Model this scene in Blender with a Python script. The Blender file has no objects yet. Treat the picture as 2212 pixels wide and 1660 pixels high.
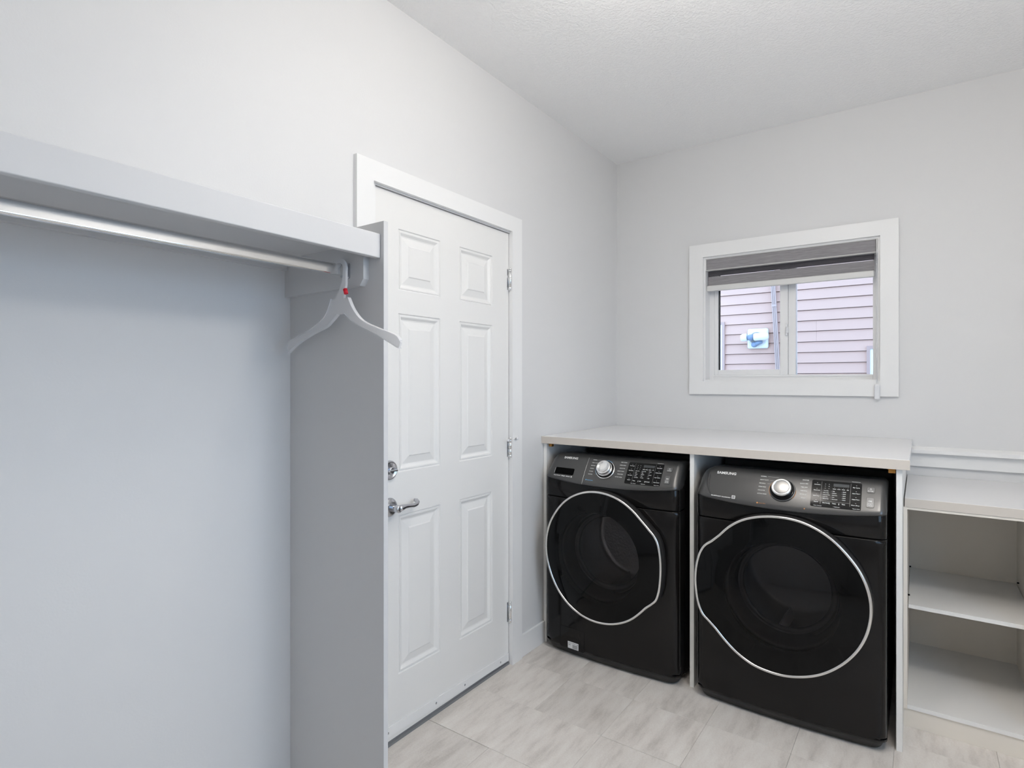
import bpy, bmesh, math, random
from mathutils import Vector, Matrix
random.seed(7)
SC = bpy.context.scene
COL = SC.collection
PI = math.pi

# ------------------------------------------------------------------ camera, world, light, exposure
W_PX, H_PX, F_PX = 2212.0, 1660.0, 1236.57
YAW = math.radians(35.3975)
cam_d = bpy.data.cameras.new('camera')
cam = bpy.data.objects.new('camera', cam_d)
COL.objects.link(cam)
cam_d.sensor_fit = 'HORIZONTAL'
cam_d.sensor_width = 36.0
cam_d.lens = 36.0 * F_PX / W_PX
cam_d.shift_y = -(H_PX / 2 - 822.92) / W_PX
cam_d.clip_start = 0.02
cam.location = (1.587, -3.3994, 1.3492)
cam.rotation_euler = (PI / 2, 0, YAW)
SC.camera = cam

world = bpy.data.worlds.new('world')
SC.world = world
world.use_nodes = True
wn = world.node_tree.nodes['Background']
wn.inputs[0].default_value = (0.50, 0.72, 1.0, 1)     # even, bright overcast sky
wn.inputs[1].default_value = 2.5

def portal(loc, rot, sx, sy):
    l = bpy.data.lights.new('daylight_portal', 'AREA')
    l.shape = 'RECTANGLE'; l.size = sx; l.size_y = sy
    l.cycles.is_portal = True
    o = bpy.data.objects.new('daylight_portal', l); COL.objects.link(o)
    o.location = loc; o.rotation_euler = rot
portal((0.993, 0.20, 1.71), (-PI / 2, 0, 0), 0.86, 0.72)            # window over the counter
portal((2.84, -2.40, 1.40), (0, PI / 2, 0), 1.3, 1.4)               # glazed opening in the side wall
LAMP_STRENGTH = 12.3

SC.view_settings.view_transform = 'Standard'
SC.view_settings.look = 'None'
SC.view_settings.exposure = 0.74
SC.view_settings.gamma = 1.0
SC.view_settings.use_curve_mapping = False

# ------------------------------------------------------------------ materials
def new_mat(name):
    m = bpy.data.materials.new(name); m.use_nodes = True
    nt = m.node_tree
    return m, nt, nt.nodes['Principled BSDF']

def pbr(name, col, rough=0.5, metal=0.0, bump=None, tint=None, coat=0.0, spec=None, trans=0.0, sss=0.0):
    """bump=(scale, strength, distance); tint=(scale, amount) soft colour mottling"""
    m, nt, b = new_mat(name)
    b.inputs['Base Color'].default_value = (*col, 1)
    b.inputs['Roughness'].default_value = rough
    b.inputs['Metallic'].default_value = metal
    b.inputs['Coat Weight'].default_value = coat
    b.inputs['Coat Roughness'].default_value = 0.05
    if spec is not None: b.inputs['Specular IOR Level'].default_value = spec
    b.inputs['Transmission Weight'].default_value = trans
    tc = nt.nodes.new('ShaderNodeTexCoord')
    if tint:
        n = nt.nodes.new('ShaderNodeTexNoise'); n.inputs['Scale'].default_value = tint[0]; n.inputs['Detail'].default_value = 4
        mx = nt.nodes.new('ShaderNodeMix'); mx.data_type = 'RGBA'
        mx.inputs[6].default_value = (*[c * (1 - tint[1]) for c in col], 1)
        mx.inputs[7].default_value = (*[min(1, c * (1 + tint[1])) for c in col], 1)
        nt.links.new(tc.outputs['Object'], n.inputs['Vector'])
        nt.links.new(n.outputs['Fac'], mx.inputs[0]); nt.links.new(mx.outputs[2], b.inputs['Base Color'])
    if bump:
        n2 = nt.nodes.new('ShaderNodeTexNoise'); n2.inputs['Scale'].default_value = bump[0]; n2.inputs['Detail'].default_value = 3
        bp = nt.nodes.new('ShaderNodeBump'); bp.inputs['Strength'].default_value = bump[1]; bp.inputs['Distance'].default_value = bump[2]
        nt.links.new(tc.outputs['Object'], n2.inputs['Vector'])
        nt.links.new(n2.outputs['Fac'], bp.inputs['Height']); nt.links.new(bp.outputs['Normal'], b.inputs['Normal'])
    return m

M = {}
M['wall'] = pbr('wall_paint', (0.765, 0.765, 0.765), 0.55, bump=(180, 0.12, 0.0015), tint=(1.5, 0.006))
M['white'] = pbr('white_trim_paint', (0.885, 0.885, 0.88), 0.35, bump=(60, 0.04, 0.001))
M['door'] = pbr('white_door_paint', (0.855, 0.85, 0.835), 0.38, bump=(90, 0.05, 0.001))
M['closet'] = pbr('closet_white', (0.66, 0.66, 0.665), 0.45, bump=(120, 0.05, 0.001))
M['laminate'] = pbr('worktop_laminate', (0.82, 0.82, 0.825), 0.22, bump=(300, 0.03, 0.0005))
M['edge'] = pbr('worktop_edge_band', (0.67, 0.615, 0.55), 0.4, tint=(40, 0.03))
M['melamine'] = pbr('cream_melamine', (0.87, 0.81, 0.72), 0.4, tint=(6, 0.012))
M['melamine_w'] = pbr('white_melamine', (0.90, 0.885, 0.86), 0.35)
M['brass'] = pbr('brass_bracket', (0.55, 0.27, 0.07), 0.35, 0.7)
M['chrome'] = pbr('polished_chrome', (0.80, 0.80, 0.80), 0.12, 1.0)
M['steel'] = pbr('satin_nickel', (0.56, 0.57, 0.60), 0.22, 1.0)
M['ringmetal'] = pbr('door_ring_chrome', (0.78, 0.77, 0.75), 0.24, 1.0)
M['body'] = pbr('black_stainless_enamel', (0.0095, 0.0085, 0.008), 0.08, 0.0, spec=0.27)
M['side'] = pbr('black_side_panel', (0.012, 0.012, 0.012), 0.35)
M['skirt'] = pbr('dark_base_plastic', (0.02, 0.019, 0.018), 0.55)
M['rim'] = pbr('black_door_glass_border', (0.003, 0.003, 0.003), 0.06, spec=0.16)
M['panel'] = pbr('control_panel_graphite', (0.105, 0.104, 0.103), 0.30, 0.75, tint=(400, 0.05))
M['display'] = pbr('display_black', (0.006, 0.006, 0.006), 0.12, spec=0.2)
M['lcd'] = pbr('display_window', (0.05, 0.055, 0.058), 0.2)
M['black'] = pbr('matt_black', (0.002, 0.002, 0.002), 0.6, spec=0.05)
M['gasket'] = pbr('grey_gasket', (0.045, 0.045, 0.048), 0.16)
M['print'] = pbr('white_print', (0.82, 0.82, 0.80), 0.5)
M['blueprint'] = pbr('blue_print', (0.18, 0.50, 0.85), 0.5)
M['orangeprint'] = pbr('orange_print', (0.85, 0.36, 0.10), 0.5)
M['greyprint'] = pbr('grey_print', (0.30, 0.30, 0.30), 0.5)
M['label'] = pbr('paper_label', (0.74, 0.74, 0.74), 0.6)
M['button'] = pbr('graphite_button', (0.15, 0.15, 0.15), 0.3, 0.6)
M['knob'] = pbr('brushed_knob', (0.50, 0.49, 0.475), 0.36, 1.0)
M['knobrim'] = pbr('polished_knob_rim', (0.86, 0.86, 0.85), 0.14, 1.0)
M['vinyl'] = pbr('white_vinyl_frame', (0.90, 0.90, 0.90), 0.3)
M['blindrail'] = pbr('blind_rail_white', (0.74, 0.735, 0.72), 0.4)
M['plastic'] = pbr('white_plastic', (0.82, 0.83, 0.85), 0.35)
M['red'] = pbr('red_size_clip', (0.75, 0.01, 0.03), 0.35)
M['grey_rubber'] = pbr('grey_threshold', (0.22, 0.225, 0.235), 0.6)
M['siding'] = pbr('mauve_siding', (0.61, 0.385, 0.315), 0.6, bump=(80, 0.1, 0.001), tint=(3, 0.03))
M['sidingtrim'] = pbr('mauve_trim', (0.46, 0.31, 0.28), 0.6)
M['lap_shade'] = pbr('lap_shade_sheathing', (0.06, 0.05, 0.055), 0.8)  # dark colour stands in for the shade under each siding lap
M['pipe'] = pbr('lavender_pipe', (0.50, 0.37, 0.34), 0.5)
M['outwhite'] = pbr('white_exterior', (0.86, 0.86, 0.86), 0.5)
M['camgrey'] = pbr('blue_grey_plastic', (0.20, 0.27, 0.40), 0.4)
M['ground'] = pbr('gravel', (0.42, 0.41, 0.40), 0.9, tint=(20, 0.2))
M['drum'] = pbr('drum_steel', (0.55, 0.55, 0.56), 0.3, 1.0, bump=(90, 0.4, 0.003))
M['drumgrey'] = pbr('dryer_drum', (0.30, 0.30, 0.31), 0.35, 0.4)

def mat_ceiling():
    m, nt, b = new_mat('knockdown_ceiling')
    b.inputs['Base Color'].default_value = (0.95, 0.95, 0.95, 1); b.inputs['Roughness'].default_value = 0.7
    tc = nt.nodes.new('ShaderNodeTexCoord')
    n = nt.nodes.new('ShaderNodeTexNoise'); n.inputs['Scale'].default_value = 95; n.inputs['Detail'].default_value = 2.5
    r = nt.nodes.new('ShaderNodeValToRGB'); r.color_ramp.elements[0].position = 0.42; r.color_ramp.elements[1].position = 0.60
    bp = nt.nodes.new('ShaderNodeBump'); bp.inputs['Strength'].default_value = 0.32; bp.inputs['Distance'].default_value = 0.004
    nt.links.new(tc.outputs['Object'], n.inputs['Vector']); nt.links.new(n.outputs['Fac'], r.inputs['Fac'])
    nt.links.new(r.outputs['Color'], bp.inputs['Height']); nt.links.new(bp.outputs['Normal'], b.inputs['Normal'])
    return m
M['ceiling'] = mat_ceiling()

def mat_tile():
    m, nt, b = new_mat('stone_vinyl_tile')
    b.inputs['Roughness'].default_value = 0.42
    tc = nt.nodes.new('ShaderNodeTexCoord'); oi = nt.nodes.new('ShaderNodeObjectInfo')
    ad = nt.nodes.new('ShaderNodeVectorMath'); ad.operation = 'MULTIPLY_ADD'
    nt.links.new(oi.outputs['Random'], ad.inputs[0]); ad.inputs[1].default_value = (37, 53, 11)
    nt.links.new(tc.outputs['Object'], ad.inputs[2])
    mp = nt.nodes.new('ShaderNodeMapping'); mp.inputs['Scale'].default_value = (9.0, 2.0, 1.0); mp.inputs['Rotation'].default_value = (0, 0, 0.12)
    nt.links.new(ad.outputs[0], mp.inputs['Vector'])
    n = nt.nodes.new('ShaderNodeTexNoise'); n.inputs['Scale'].default_value = 2.2; n.inputs['Detail'].default_value = 6; n.inputs['Roughness'].default_value = 0.62
    nt.links.new(mp.outputs['Vector'], n.inputs['Vector'])
    cr = nt.nodes.new('ShaderNodeValToRGB')
    e = cr.color_ramp.elements
    e[0].position = 0.30; e[0].color = (0.575, 0.53, 0.485, 1)
    e[1].position = 0.70; e[1].color = (0.80, 0.76, 0.71, 1)
    k = e.new(0.5); k.color = (0.73, 0.68, 0.63, 1)
    nt.links.new(n.outputs['Fac'], cr.inputs['Fac'])
    g = nt.nodes.new('ShaderNodeTexNoise'); g.inputs['Scale'].default_value = 160; g.inputs['Detail'].default_value = 2
    nt.links.new(tc.outputs['Object'], g.inputs['Vector'])
    mx = nt.nodes.new('ShaderNodeMix'); mx.data_type = 'RGBA'; mx.blend_type = 'OVERLAY'; mx.inputs[0].default_value = 0.22
    nt.links.new(cr.outputs['Color'], mx.inputs[6]); nt.links.new(g.outputs['Fac'], mx.inputs[7])
    # whole-tile tone
    hv = nt.nodes.new('ShaderNodeHueSaturation')
    mr = nt.nodes.new('ShaderNodeMapRange'); mr.inputs[3].default_value = 0.955; mr.inputs[4].default_value = 1.035
    nt.links.new(oi.outputs['Random'], mr.inputs[0]); nt.links.new(mr.outputs[0], hv.inputs['Value'])
    nt.links.new(mx.outputs[2], hv.inputs['Color']); nt.links.new(hv.outputs['Color'], b.inputs['Base Color'])
    bp = nt.nodes.new('ShaderNodeBump'); bp.inputs['Strength'].default_value = 0.08; bp.inputs['Distance'].default_value = 0.001
    nt.links.new(g.outputs['Fac'], bp.inputs['Height']); nt.links.new(bp.outputs['Normal'], b.inputs['Normal'])
    return m
M['tile'] = mat_tile()

def mat_fabric(name, c1, c2):
    m, nt, b = new_mat(name)
    b.inputs['Roughness'].default_value = 0.85
    tc = nt.nodes.new('ShaderNodeTexCoord')
    mp = nt.nodes.new('ShaderNodeMapping'); mp.inputs['Scale'].default_value = (18, 40, 420)
    n = nt.nodes.new('ShaderNodeTexNoise'); n.inputs['Scale'].default_value = 1.0; n.inputs['Detail'].default_value = 3
    nt.links.new(tc.outputs['Object'], mp.inputs['Vector']); nt.links.new(mp.outputs['Vector'], n.inputs['Vector'])
    cr = nt.nodes.new('ShaderNodeValToRGB')
    cr.color_ramp.elements[0].position = 0.3; cr.color_ramp.elements[0].color = (*c1, 1)
    cr.color_ramp.elements[1].position = 0.7; cr.color_ramp.elements[1].color = (*c2, 1)
    nt.links.new(n.outputs['Fac'], cr.inputs['Fac']); nt.links.new(cr.outputs['Color'], b.inputs['Base Color'])
    return m
M['fabric'] = mat_fabric('grey_woven_blind', (0.235, 0.225, 0.235), (0.35, 0.335, 0.345))
M['fabricdark'] = mat_fabric('dark_woven_blind', (0.05, 0.047, 0.055), (0.085, 0.08, 0.09))

def mat_glass(name, tint, ior=1.45, rough=0.0):
    """thin pane: fresnel reflection over a tinted see-through"""
    m = bpy.data.materials.new(name); m.use_nodes = True
    nt = m.node_tree; nt.nodes.clear()
    out = nt.nodes.new('ShaderNodeOutputMaterial'); mx = nt.nodes.new('ShaderNodeMixShader')
    fr = nt.nodes.new('ShaderNodeFresnel'); fr.inputs['IOR'].default_value = ior
    tr = nt.nodes.new('ShaderNodeBsdfTransparent'); tr.inputs['Color'].default_value = (*tint, 1)
    gl = nt.nodes.new('ShaderNodeBsdfGlossy'); gl.inputs['Roughness'].default_value = rough; gl.inputs['Color'].default_value = (1, 1, 1, 1)
    nt.links.new(fr.outputs[0], mx.inputs[0]); nt.links.new(tr.outputs[0], mx.inputs[1]); nt.links.new(gl.outputs[0], mx.inputs[2])
    nt.links.new(mx.outputs[0], out.inputs['Surface'])
    return m
M['glass'] = mat_glass('window_glass', (0.95, 0.97, 0.98))
M['darkglass'] = mat_glass('smoked_door_glass', (0.48, 0.46, 0.46), 1.27, 0.0)

def mat_hanger():
    m = bpy.data.materials.new('frosted_plastic'); m.use_nodes = True
    nt = m.node_tree; nt.nodes.clear()
    out = nt.nodes.new('ShaderNodeOutputMaterial'); mx = nt.nodes.new('ShaderNodeMixShader'); mx2 = nt.nodes.new('ShaderNodeMixShader')
    tr = nt.nodes.new('ShaderNodeBsdfTransparent'); tr.inputs['Color'].default_value = (1.0, 1.0, 1.0, 1)
    tl = nt.nodes.new('ShaderNodeBsdfTranslucent'); tl.inputs['Color'].default_value = (0.97, 0.97, 0.98, 1)
    pb = nt.nodes.new('ShaderNodeBsdfPrincipled'); pb.inputs['Base Color'].default_value = (0.97, 0.97, 0.98, 1); pb.inputs['Roughness'].default_value = 0.35
    mx.inputs[0].default_value = 0.62; mx2.inputs[0].default_value = 0.70
    nt.links.new(tl.outputs[0], mx.inputs[1]); nt.links.new(pb.outputs[0], mx.inputs[2])
    nt.links.new(tr.outputs[0], mx2.inputs[1]); nt.links.new(mx.outputs[0], mx2.inputs[2])
    nt.links.new(mx2.outputs[0], out.inputs['Surface'])
    return m
M['hanger'] = mat_hanger()

def mat_emit(name, col, s):
    m = bpy.data.materials.new(name); m.use_nodes = True
    nt = m.node_tree; nt.nodes.clear()
    out = nt.nodes.new('ShaderNodeOutputMaterial'); e = nt.nodes.new('ShaderNodeEmission')
    e.inputs[0].default_value = (*col, 1); e.inputs[1].default_value = s
    nt.links.new(e.outputs[0], out.inputs['Surface'])
    return m
M['lamp'] = mat_emit('lit_opal_glass', (1.0, 0.95, 0.89), LAMP_STRENGTH)
M['fill_lamp'] = mat_emit('fill_lamp_glass', (1.0, 0.95, 0.89), LAMP_STRENGTH * 1.75)  # glow of the added fill lamp only

# ------------------------------------------------------------------ mesh helpers
class MB:
    def __init__(self): self.v = []; self.f = []; self.sm = []
    def add(self, vs, fs, smooth=False):
        o = len(self.v)
        self.v += [tuple(p) for p in vs]
        self.f += [tuple(o + i for i in q) for q in fs]
        self.sm += [smooth] * len(fs)
        return self
    def box(self, x0, x1, y0, y1, z0, z1, bev=0.0, seg=2):
        if bev <= 0:
            vs = [(x, y, z) for z in (z0, z1) for y in (y0, y1) for x in (x0, x1)]
            return self.add(vs, [(0, 2, 3, 1), (4, 5, 7, 6), (0, 1, 5, 4), (2, 6, 7, 3), (0, 4, 6, 2), (1, 3, 7, 5)])
        bm = bmesh.new()
        bmesh.ops.create_cube(bm, size=1.0)
        for v in bm.verts:
            v.co = Vector(((x0 + x1) / 2 + v.co.x * (x1 - x0), (y0 + y1) / 2 + v.co.y * (y1 - y0), (z0 + z1) / 2 + v.co.z * (z1 - z0)))
        bmesh.ops.bevel(bm, geom=bm.edges[:], offset=bev, segments=seg, profile=0.5, affect='EDGES')
        bm.verts.index_update()
        self.add([v.co[:] for v in bm.verts], [[v.index for v in f.verts] for f in bm.faces])
        bm.free(); return self
    def loft(self, loops, close_u=True, cap0=False, cap1=False, smooth=True):
        n = len(loops[0]); vs = [p for L in loops for p in L]; fs = []
        for i in range(len(loops) - 1):
            for j in range(n if close_u else n - 1):
                k = (j + 1) % n
                fs.append((i * n + j, i * n + k, (i + 1) * n + k, (i + 1) * n + j))
        self.add(vs, fs, smooth)
        if cap0: self.add(loops[0], [tuple(range(n))[::-1]])
        if cap1: self.add(loops[-1], [tuple(range(n))])
        return self
    def lathe(self, prof, origin, axis, n=48, smooth=True, cap0=True, cap1=True):
        """prof: (radius, height along axis)"""
        a = Vector(axis).normalized(); t = a.orthogonal().normalized(); b = a.cross(t); o = Vector(origin)
        loops = [[o + a * h + (t * math.cos(2 * PI * j / n) + b * math.sin(2 * PI * j / n)) * r for j in range(n)] for r, h in prof]
        return self.loft(loops, True, cap0, cap1, smooth)
    def tube(self, pts, r, n=10, closed=False, caps=True, flat=None):
        P = [Vector(p) for p in pts]; m = len(P); loops = []
        up = None
        for i in range(m):
            t = (P[(i + 1) % m] - P[i - 1]) if closed else (P[min(i + 1, m - 1)] - P[max(i - 1, 0)])
            t.normalize()
            if up is None: up = t.orthogonal().normalized()
            up = (up - t * up.dot(t)).normalized()
            s = t.cross(up); rr = r[i] if isinstance(r, (list, tuple)) else r
            loops.append([P[i] + (up * math.cos(2 * PI * j / n) + s * math.sin(2 * PI * j / n)) * rr for j in range(n)])
        if closed: loops.append(loops[0])
        return self.loft(loops, True, caps and not closed, caps and not closed)
    def prism(self, outline, depth_vec):
        n = len(outline); d = Vector(depth_vec)
        a = [Vector(p) for p in outline]; b = [p + d for p in a]
        self.add(a + b, [tuple(range(n)), tuple(range(2 * n - 1, n - 1, -1))] + [(i, n + i, n + (i + 1) % n, (i + 1) % n) for i in range(n)])
        return self
    def build(self, name, mat, parent=None, loc=(0, 0, 0), fix=True, autosmooth=None):
        me = bpy.data.meshes.new(name)
        me.from_pydata([tuple(p) for p in self.v], [], self.f)
        me.polygons.foreach_set('use_smooth', self.sm)
        if fix:
            bm = bmesh.new(); bm.from_mesh(me)
            bmesh.ops.remove_doubles(bm, verts=bm.verts[:], dist=1e-6)
            bmesh.ops.recalc_face_normals(bm, faces=bm.faces[:]); bm.to_mesh(me); bm.free()
        me.materials.append(mat)
        o = bpy.data.objects.new(name, me); COL.objects.link(o); o.location = loc
        if parent: o.parent = parent
        return o

def empty(name, loc=(0, 0, 0)):
    o = bpy.data.objects.new(name, None); COL.objects.link(o); o.location = loc; o.empty_display_size = 0.1
    return o
def tag(o, label, cat, group=None):
    o['label'] = label; o['category'] = cat
    if group: o['group'] = group
    return o
def struct(o, label=None):
    o['kind'] = 'structure'
    if label: o['label'] = label
    return o
def rebase(o, loc):
    """move a mesh object's origin to loc without moving its geometry"""
    d = Vector(loc)
    o.data.transform(Matrix.Translation(-d)); o.location = d
    return o

# ------------------------------------------------------------------ room shell
RX, RY, RZ = 2.70, -4.00, 2.743          # room: x 0..RX, y RY..0, z 0..RZ
T = 0.15
# floor slab and tiles
fl = MB().box(-T, RX + T, RY - T, 0.16, -0.06, -0.004).build('floor', pbr('floor_joint', (0.30, 0.275, 0.25), 0.8))
struct(fl, 'pale grey beige stone look tile floor')
TS = 0.3035
def tile_mesh(nx):
    m = MB().box(0.0003, TS * nx - 0.0003, 0.0003, TS - 0.0003, -0.0045, 0.0, 0.0006, 1)
    o = m.build('tile', M['tile']); me = o.data; bpy.data.objects.remove(o); return me
TM = {1: tile_mesh(1), 2: tile_mesh(2)}
yr = -1.4315
rows = []
y = yr
while y > -3.4: y -= TS
while y < 0.0:
    rows.append(y); y += TS
for r, y0 in enumerate(rows):
    wide = abs(y0 - (yr - TS)) < 0.01 or r % 4 == 1 and y0 < -2.2
    x = -0.004 + (0 if wide else 0)
    while x < RX - 0.02:
        k = 2 if wide else 1
        if x + k * TS > RX + 0.25: k = 1
        if y0 + TS <= 0.16 and x + k * TS <= RX + T + 0.12:
            t = bpy.data.objects.new('tile', TM[k]); COL.objects.link(t)
            t.parent = fl; t.location = (x, y0 + random.uniform(-0.001, 0.001), 0)
        x += k * TS

ce = MB().box(-T, RX + T, RY - T, 0.16, RZ, RZ + 0.1).build('ceiling', M['ceiling']); struct(ce, 'white knockdown textured ceiling')

# left wall with the door hole
DY0, DY1, DZ1 = -2.0338, -1.166, 2.072
wl = MB()
wl.box(-T, 0, RY - T, DY0, -0.06, RZ); wl.box(-T, 0, DY1, 0.16, -0.06, RZ); wl.box(-T, 0, DY0, DY1, DZ1, RZ)
struct(wl.build('wall_left', M['wall']), 'long light grey painted wall with door')
# back wall with the window hole
WX0, WX1, WZ0, WZ1 = 0.556, 1.430, 1.3457, 2.0727
wb = MB()
wb.box(0, WX0, 0, 0.16, -0.06, RZ); wb.box(WX1, RX + T, 0, 0.16, -0.06, RZ)
wb.box(WX0, WX1, 0, 0.16, -0.06, WZ0); wb.box(WX0, WX1, 0, 0.16, WZ1, RZ)
struct(wb.build('wall_back', M['wall']), 'light grey painted wall with small window')
# right wall with a glazed opening behind the camera's side
GY0, GY1, GZ0, GZ1 = -3.10, -1.70, 0.75, 2.05
wr = MB()
wr.box(RX, RX + T, RY - T, GY0, -0.06, RZ); wr.box(RX, RX + T, GY1, 0, -0.06, RZ)
wr.box(RX, RX + T, GY0, GY1, -0.06, GZ0); wr.box(RX, RX + T, GY0, GY1, GZ1, RZ)
struct(wr.build('wall_right', M['wall']), 'light grey painted side wall')
struct(MB().box(0, RX, RY - T, RY, -0.06, RZ).build('wall_front', M['wall']), 'light grey painted end wall')

# glazed opening in the right wall
w2 = struct(empty('window_2', (RX, (GY0 + GY1) / 2, GZ0)), 'wide side window')
def local(mb, e):
    d = e.location
    mb.v = [(p[0] - d[0], p[1] - d[1], p[2] - d[2]) for p in mb.v]; return mb
f = MB(); a = 0.05
f.box(RX + 0.06, RX + 0.11, GY0, GY0 + a, GZ0, GZ1); f.box(RX + 0.06, RX + 0.11, GY1 - a, GY1, GZ0, GZ1)
f.box(RX + 0.06, RX + 0.11, GY0 + a, GY1 - a, GZ0, GZ0 + a); f.box(RX + 0.06, RX + 0.11, GY0 + a, GY1 - a, GZ1 - a, GZ1)
f.box(RX + 0.06, RX + 0.11, (GY0 + GY1) / 2 - 0.03, (GY0 + GY1) / 2 + 0.03, GZ0 + a, GZ1 - a)
local(f, w2).build('window_frame', M['vinyl'], w2)

# ------------------------------------------------------------------ window over the counter
w1 = struct(empty('window_1', (0.993, 0.0, WZ0)), 'small white framed sliding window')
FY0, FY1 = 0.085, 0.15
jl = MB()   # jamb lining
jl.box(WX0, WX0 + 0.010, -0.001, FY0, WZ0, WZ1); jl.box(WX1 - 0.010, WX1, -0.001, FY0, WZ0, WZ1)
jl.box(WX0 + 0.010, WX1 - 0.010, -0.001, FY0, WZ0, WZ0 + 0.010); jl.box(WX0 + 0.010, WX1 - 0.010, -0.001, FY0, WZ1 - 0.010, WZ1)
local(jl, w1).build('jamb_lining', M['white'], w1)
GZB = 1.383
fr = MB()
ft = 0.036
fr.box(WX0, WX0 + ft, FY0, FY1, WZ0, WZ1, 0.002); fr.box(1.394, WX1, FY0, FY1, WZ0, WZ1, 0.002)
fr.box(WX0 + ft, 1.394, FY0, FY1, WZ0, GZB, 0.002); fr.box(WX0 + ft, 1.394, FY0, FY1, WZ1 - ft, WZ1, 0.002)
fr.box(0.994, 1.031, FY0 + 0.012, FY1, GZB, WZ1 - ft, 0.002)                       # fixed meeting stile
# small step lines round the frame
fr.box(WX0 + ft - 0.006, 1.394, FY0 - 0.004, FY0 + 0.001, GZB - 0.010, GZB - 0.004)
local(fr, w1).build('window_frame', M['vinyl'], w1)
sx0, sx1, sz0 = WX0 + ft, 0.993, GZB
SY0, SY1 = FY0 + 0.004, FY0 + 0.036
sa = MB()
sa.box(sx0, 0.612, SY0, SY1, sz0, WZ1 - ft, 0.002); sa.box(0.952, sx1, SY0, SY1, sz0, WZ1 - ft, 0.002)
sa.box(0.612, 0.952, SY0, SY1, sz0, 1.413, 0.002); sa.box(0.612, 0.952, SY0, SY1, WZ1 - ft - 0.03, WZ1 - ft, 0.002)
sash = local(sa, w1).build('window_sash', M['vinyl'], w1)
lt = MB(); lt.box(0.982, 0.993, SY0 - 0.010, SY0, 1.60, 1.665, 0.002); lt.box(0.986, 0.999, SY0 - 0.016, SY0 - 0.008, 1.615, 1.648, 0.002)
local(lt, w1).build('sash_latch', M['plastic'], sash)
local(MB().box(0.612, 0.952, 0.103, 0.106, 1.413, WZ1 - ft - 0.03), w1).build('glass_pane', M['glass'], sash)
local(MB().box(0.612, 0.6165, 0.107, 0.13, 1.413, WZ1 - ft - 0.03), w1).build('dark_edge_strip', M['black'], sash)  # narrow black strip along the pane's left edge
local(MB().box(1.031, 1.394, 0.125, 0.128, GZB, WZ1 - ft), w1).build('glass_pane', M['glass'], w1)
# casing round the window
tr = struct(empty('trim_2', (0.9917, -0.009, 1.271)), 'flat white casing round the window')
CX0, CX1, CZ0, CZ1, CT = 0.476, 1.507, 1.271, 2.1485, 0.019
for b in ((CX0, CX1, WZ1, CZ1), (CX0, CX1, CZ0, WZ0), (CX0, WX0, WZ0, WZ1), (WX1, CX1, WZ0, WZ1)):
    local(MB().box(b[0], b[1], -CT, 0.0, b[2], b[3]), tr).build('casing_board', M['white'], tr)

# ------------------------------------------------------------------ door in the left wall
d1 = struct(empty('door_1', (0.0, -1.6, 0.0)), 'white six panel hinged door')
SX = -0.006                                   # room side face of the slab
SY_0, SY_1, SZ0, SZ1 = -2.0075, -1.1885, 0.018, 2.049
PYS = [(-1.894, -1.663), (-1.543, -1.313)]
PZS = [(0.245, 0.843), (1.005, 1.603), (1.690, 1.921)]
ys = [SY_0, PYS[0][0], PYS[0][1], PYS[1][0], PYS[1][1], SY_1]
zs = [SZ0] + [v for p in PZS for v in p] + [SZ1]
sl = MB()
for i in range(5):
    for j in range(7):
        if i in (1, 3) and j in (1, 3, 5): continue
        sl.add([(SX, ys[i], zs[j]), (SX, ys[i + 1], zs[j]), (SX, ys[i + 1], zs[j + 1]), (SX, ys[i], zs[j + 1])], [(0, 1, 2, 3)])
xb = SX - 0.040
sl.add([(xb, SY_0, SZ0), (xb, SY_1, SZ0), (xb, SY_1, SZ1), (xb, SY_0, SZ1)], [(3, 2, 1, 0)])
for j in range(7):
    sl.add([(SX, SY_0, zs[j]), (SX, SY_0, zs[j + 1]), (xb, SY_0, zs[j + 1]), (xb, SY_0, zs[j])], [(0, 1, 2, 3)])
    sl.add([(SX, SY_1, zs[j]), (SX, SY_1, zs[j + 1]), (xb, SY_1, zs[j + 1]), (xb, SY_1, zs[j])], [(3, 2, 1, 0)])
for i in range(5):
    sl.add([(SX, ys[i], SZ0), (SX, ys[i + 1], SZ0), (xb, ys[i + 1], SZ0), (xb, ys[i], SZ0)], [(3, 2, 1, 0)])
    sl.add([(SX, ys[i], SZ1), (SX, ys[i + 1], SZ1), (xb, ys[i + 1], SZ1), (xb, ys[i], SZ1)], [(0, 1, 2, 3)])
slab = local(sl, d1).build('door_slab', M['door'], d1)
PROF = [(0, 0), (0.0035, -0.0045), (0.0065, -0.0045), (0.0075, -0.002), (0.0125, -0.0025), (0.0215, -0.0095), (0.0255, -0.0105), (0.0275, -0.0105), (0.0545, -0.0045), (0.0585, -0.0012)]
for (z0, z1) in PZS:
    for (y0, y1) in PYS:
        m = MB(); loops = []
        for ins, dp in PROF:
            loops.append([(SX + dp, y0 + ins, z0 + ins), (SX + dp, y1 - ins, z0 + ins), (SX + dp, y1 - ins, z1 - ins), (SX + dp, y0 + ins, z1 - ins)])
        m.loft(loops, True, False, True, smooth=False)
        local(m, d1).build('door_panel', M['door'], d1)
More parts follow.
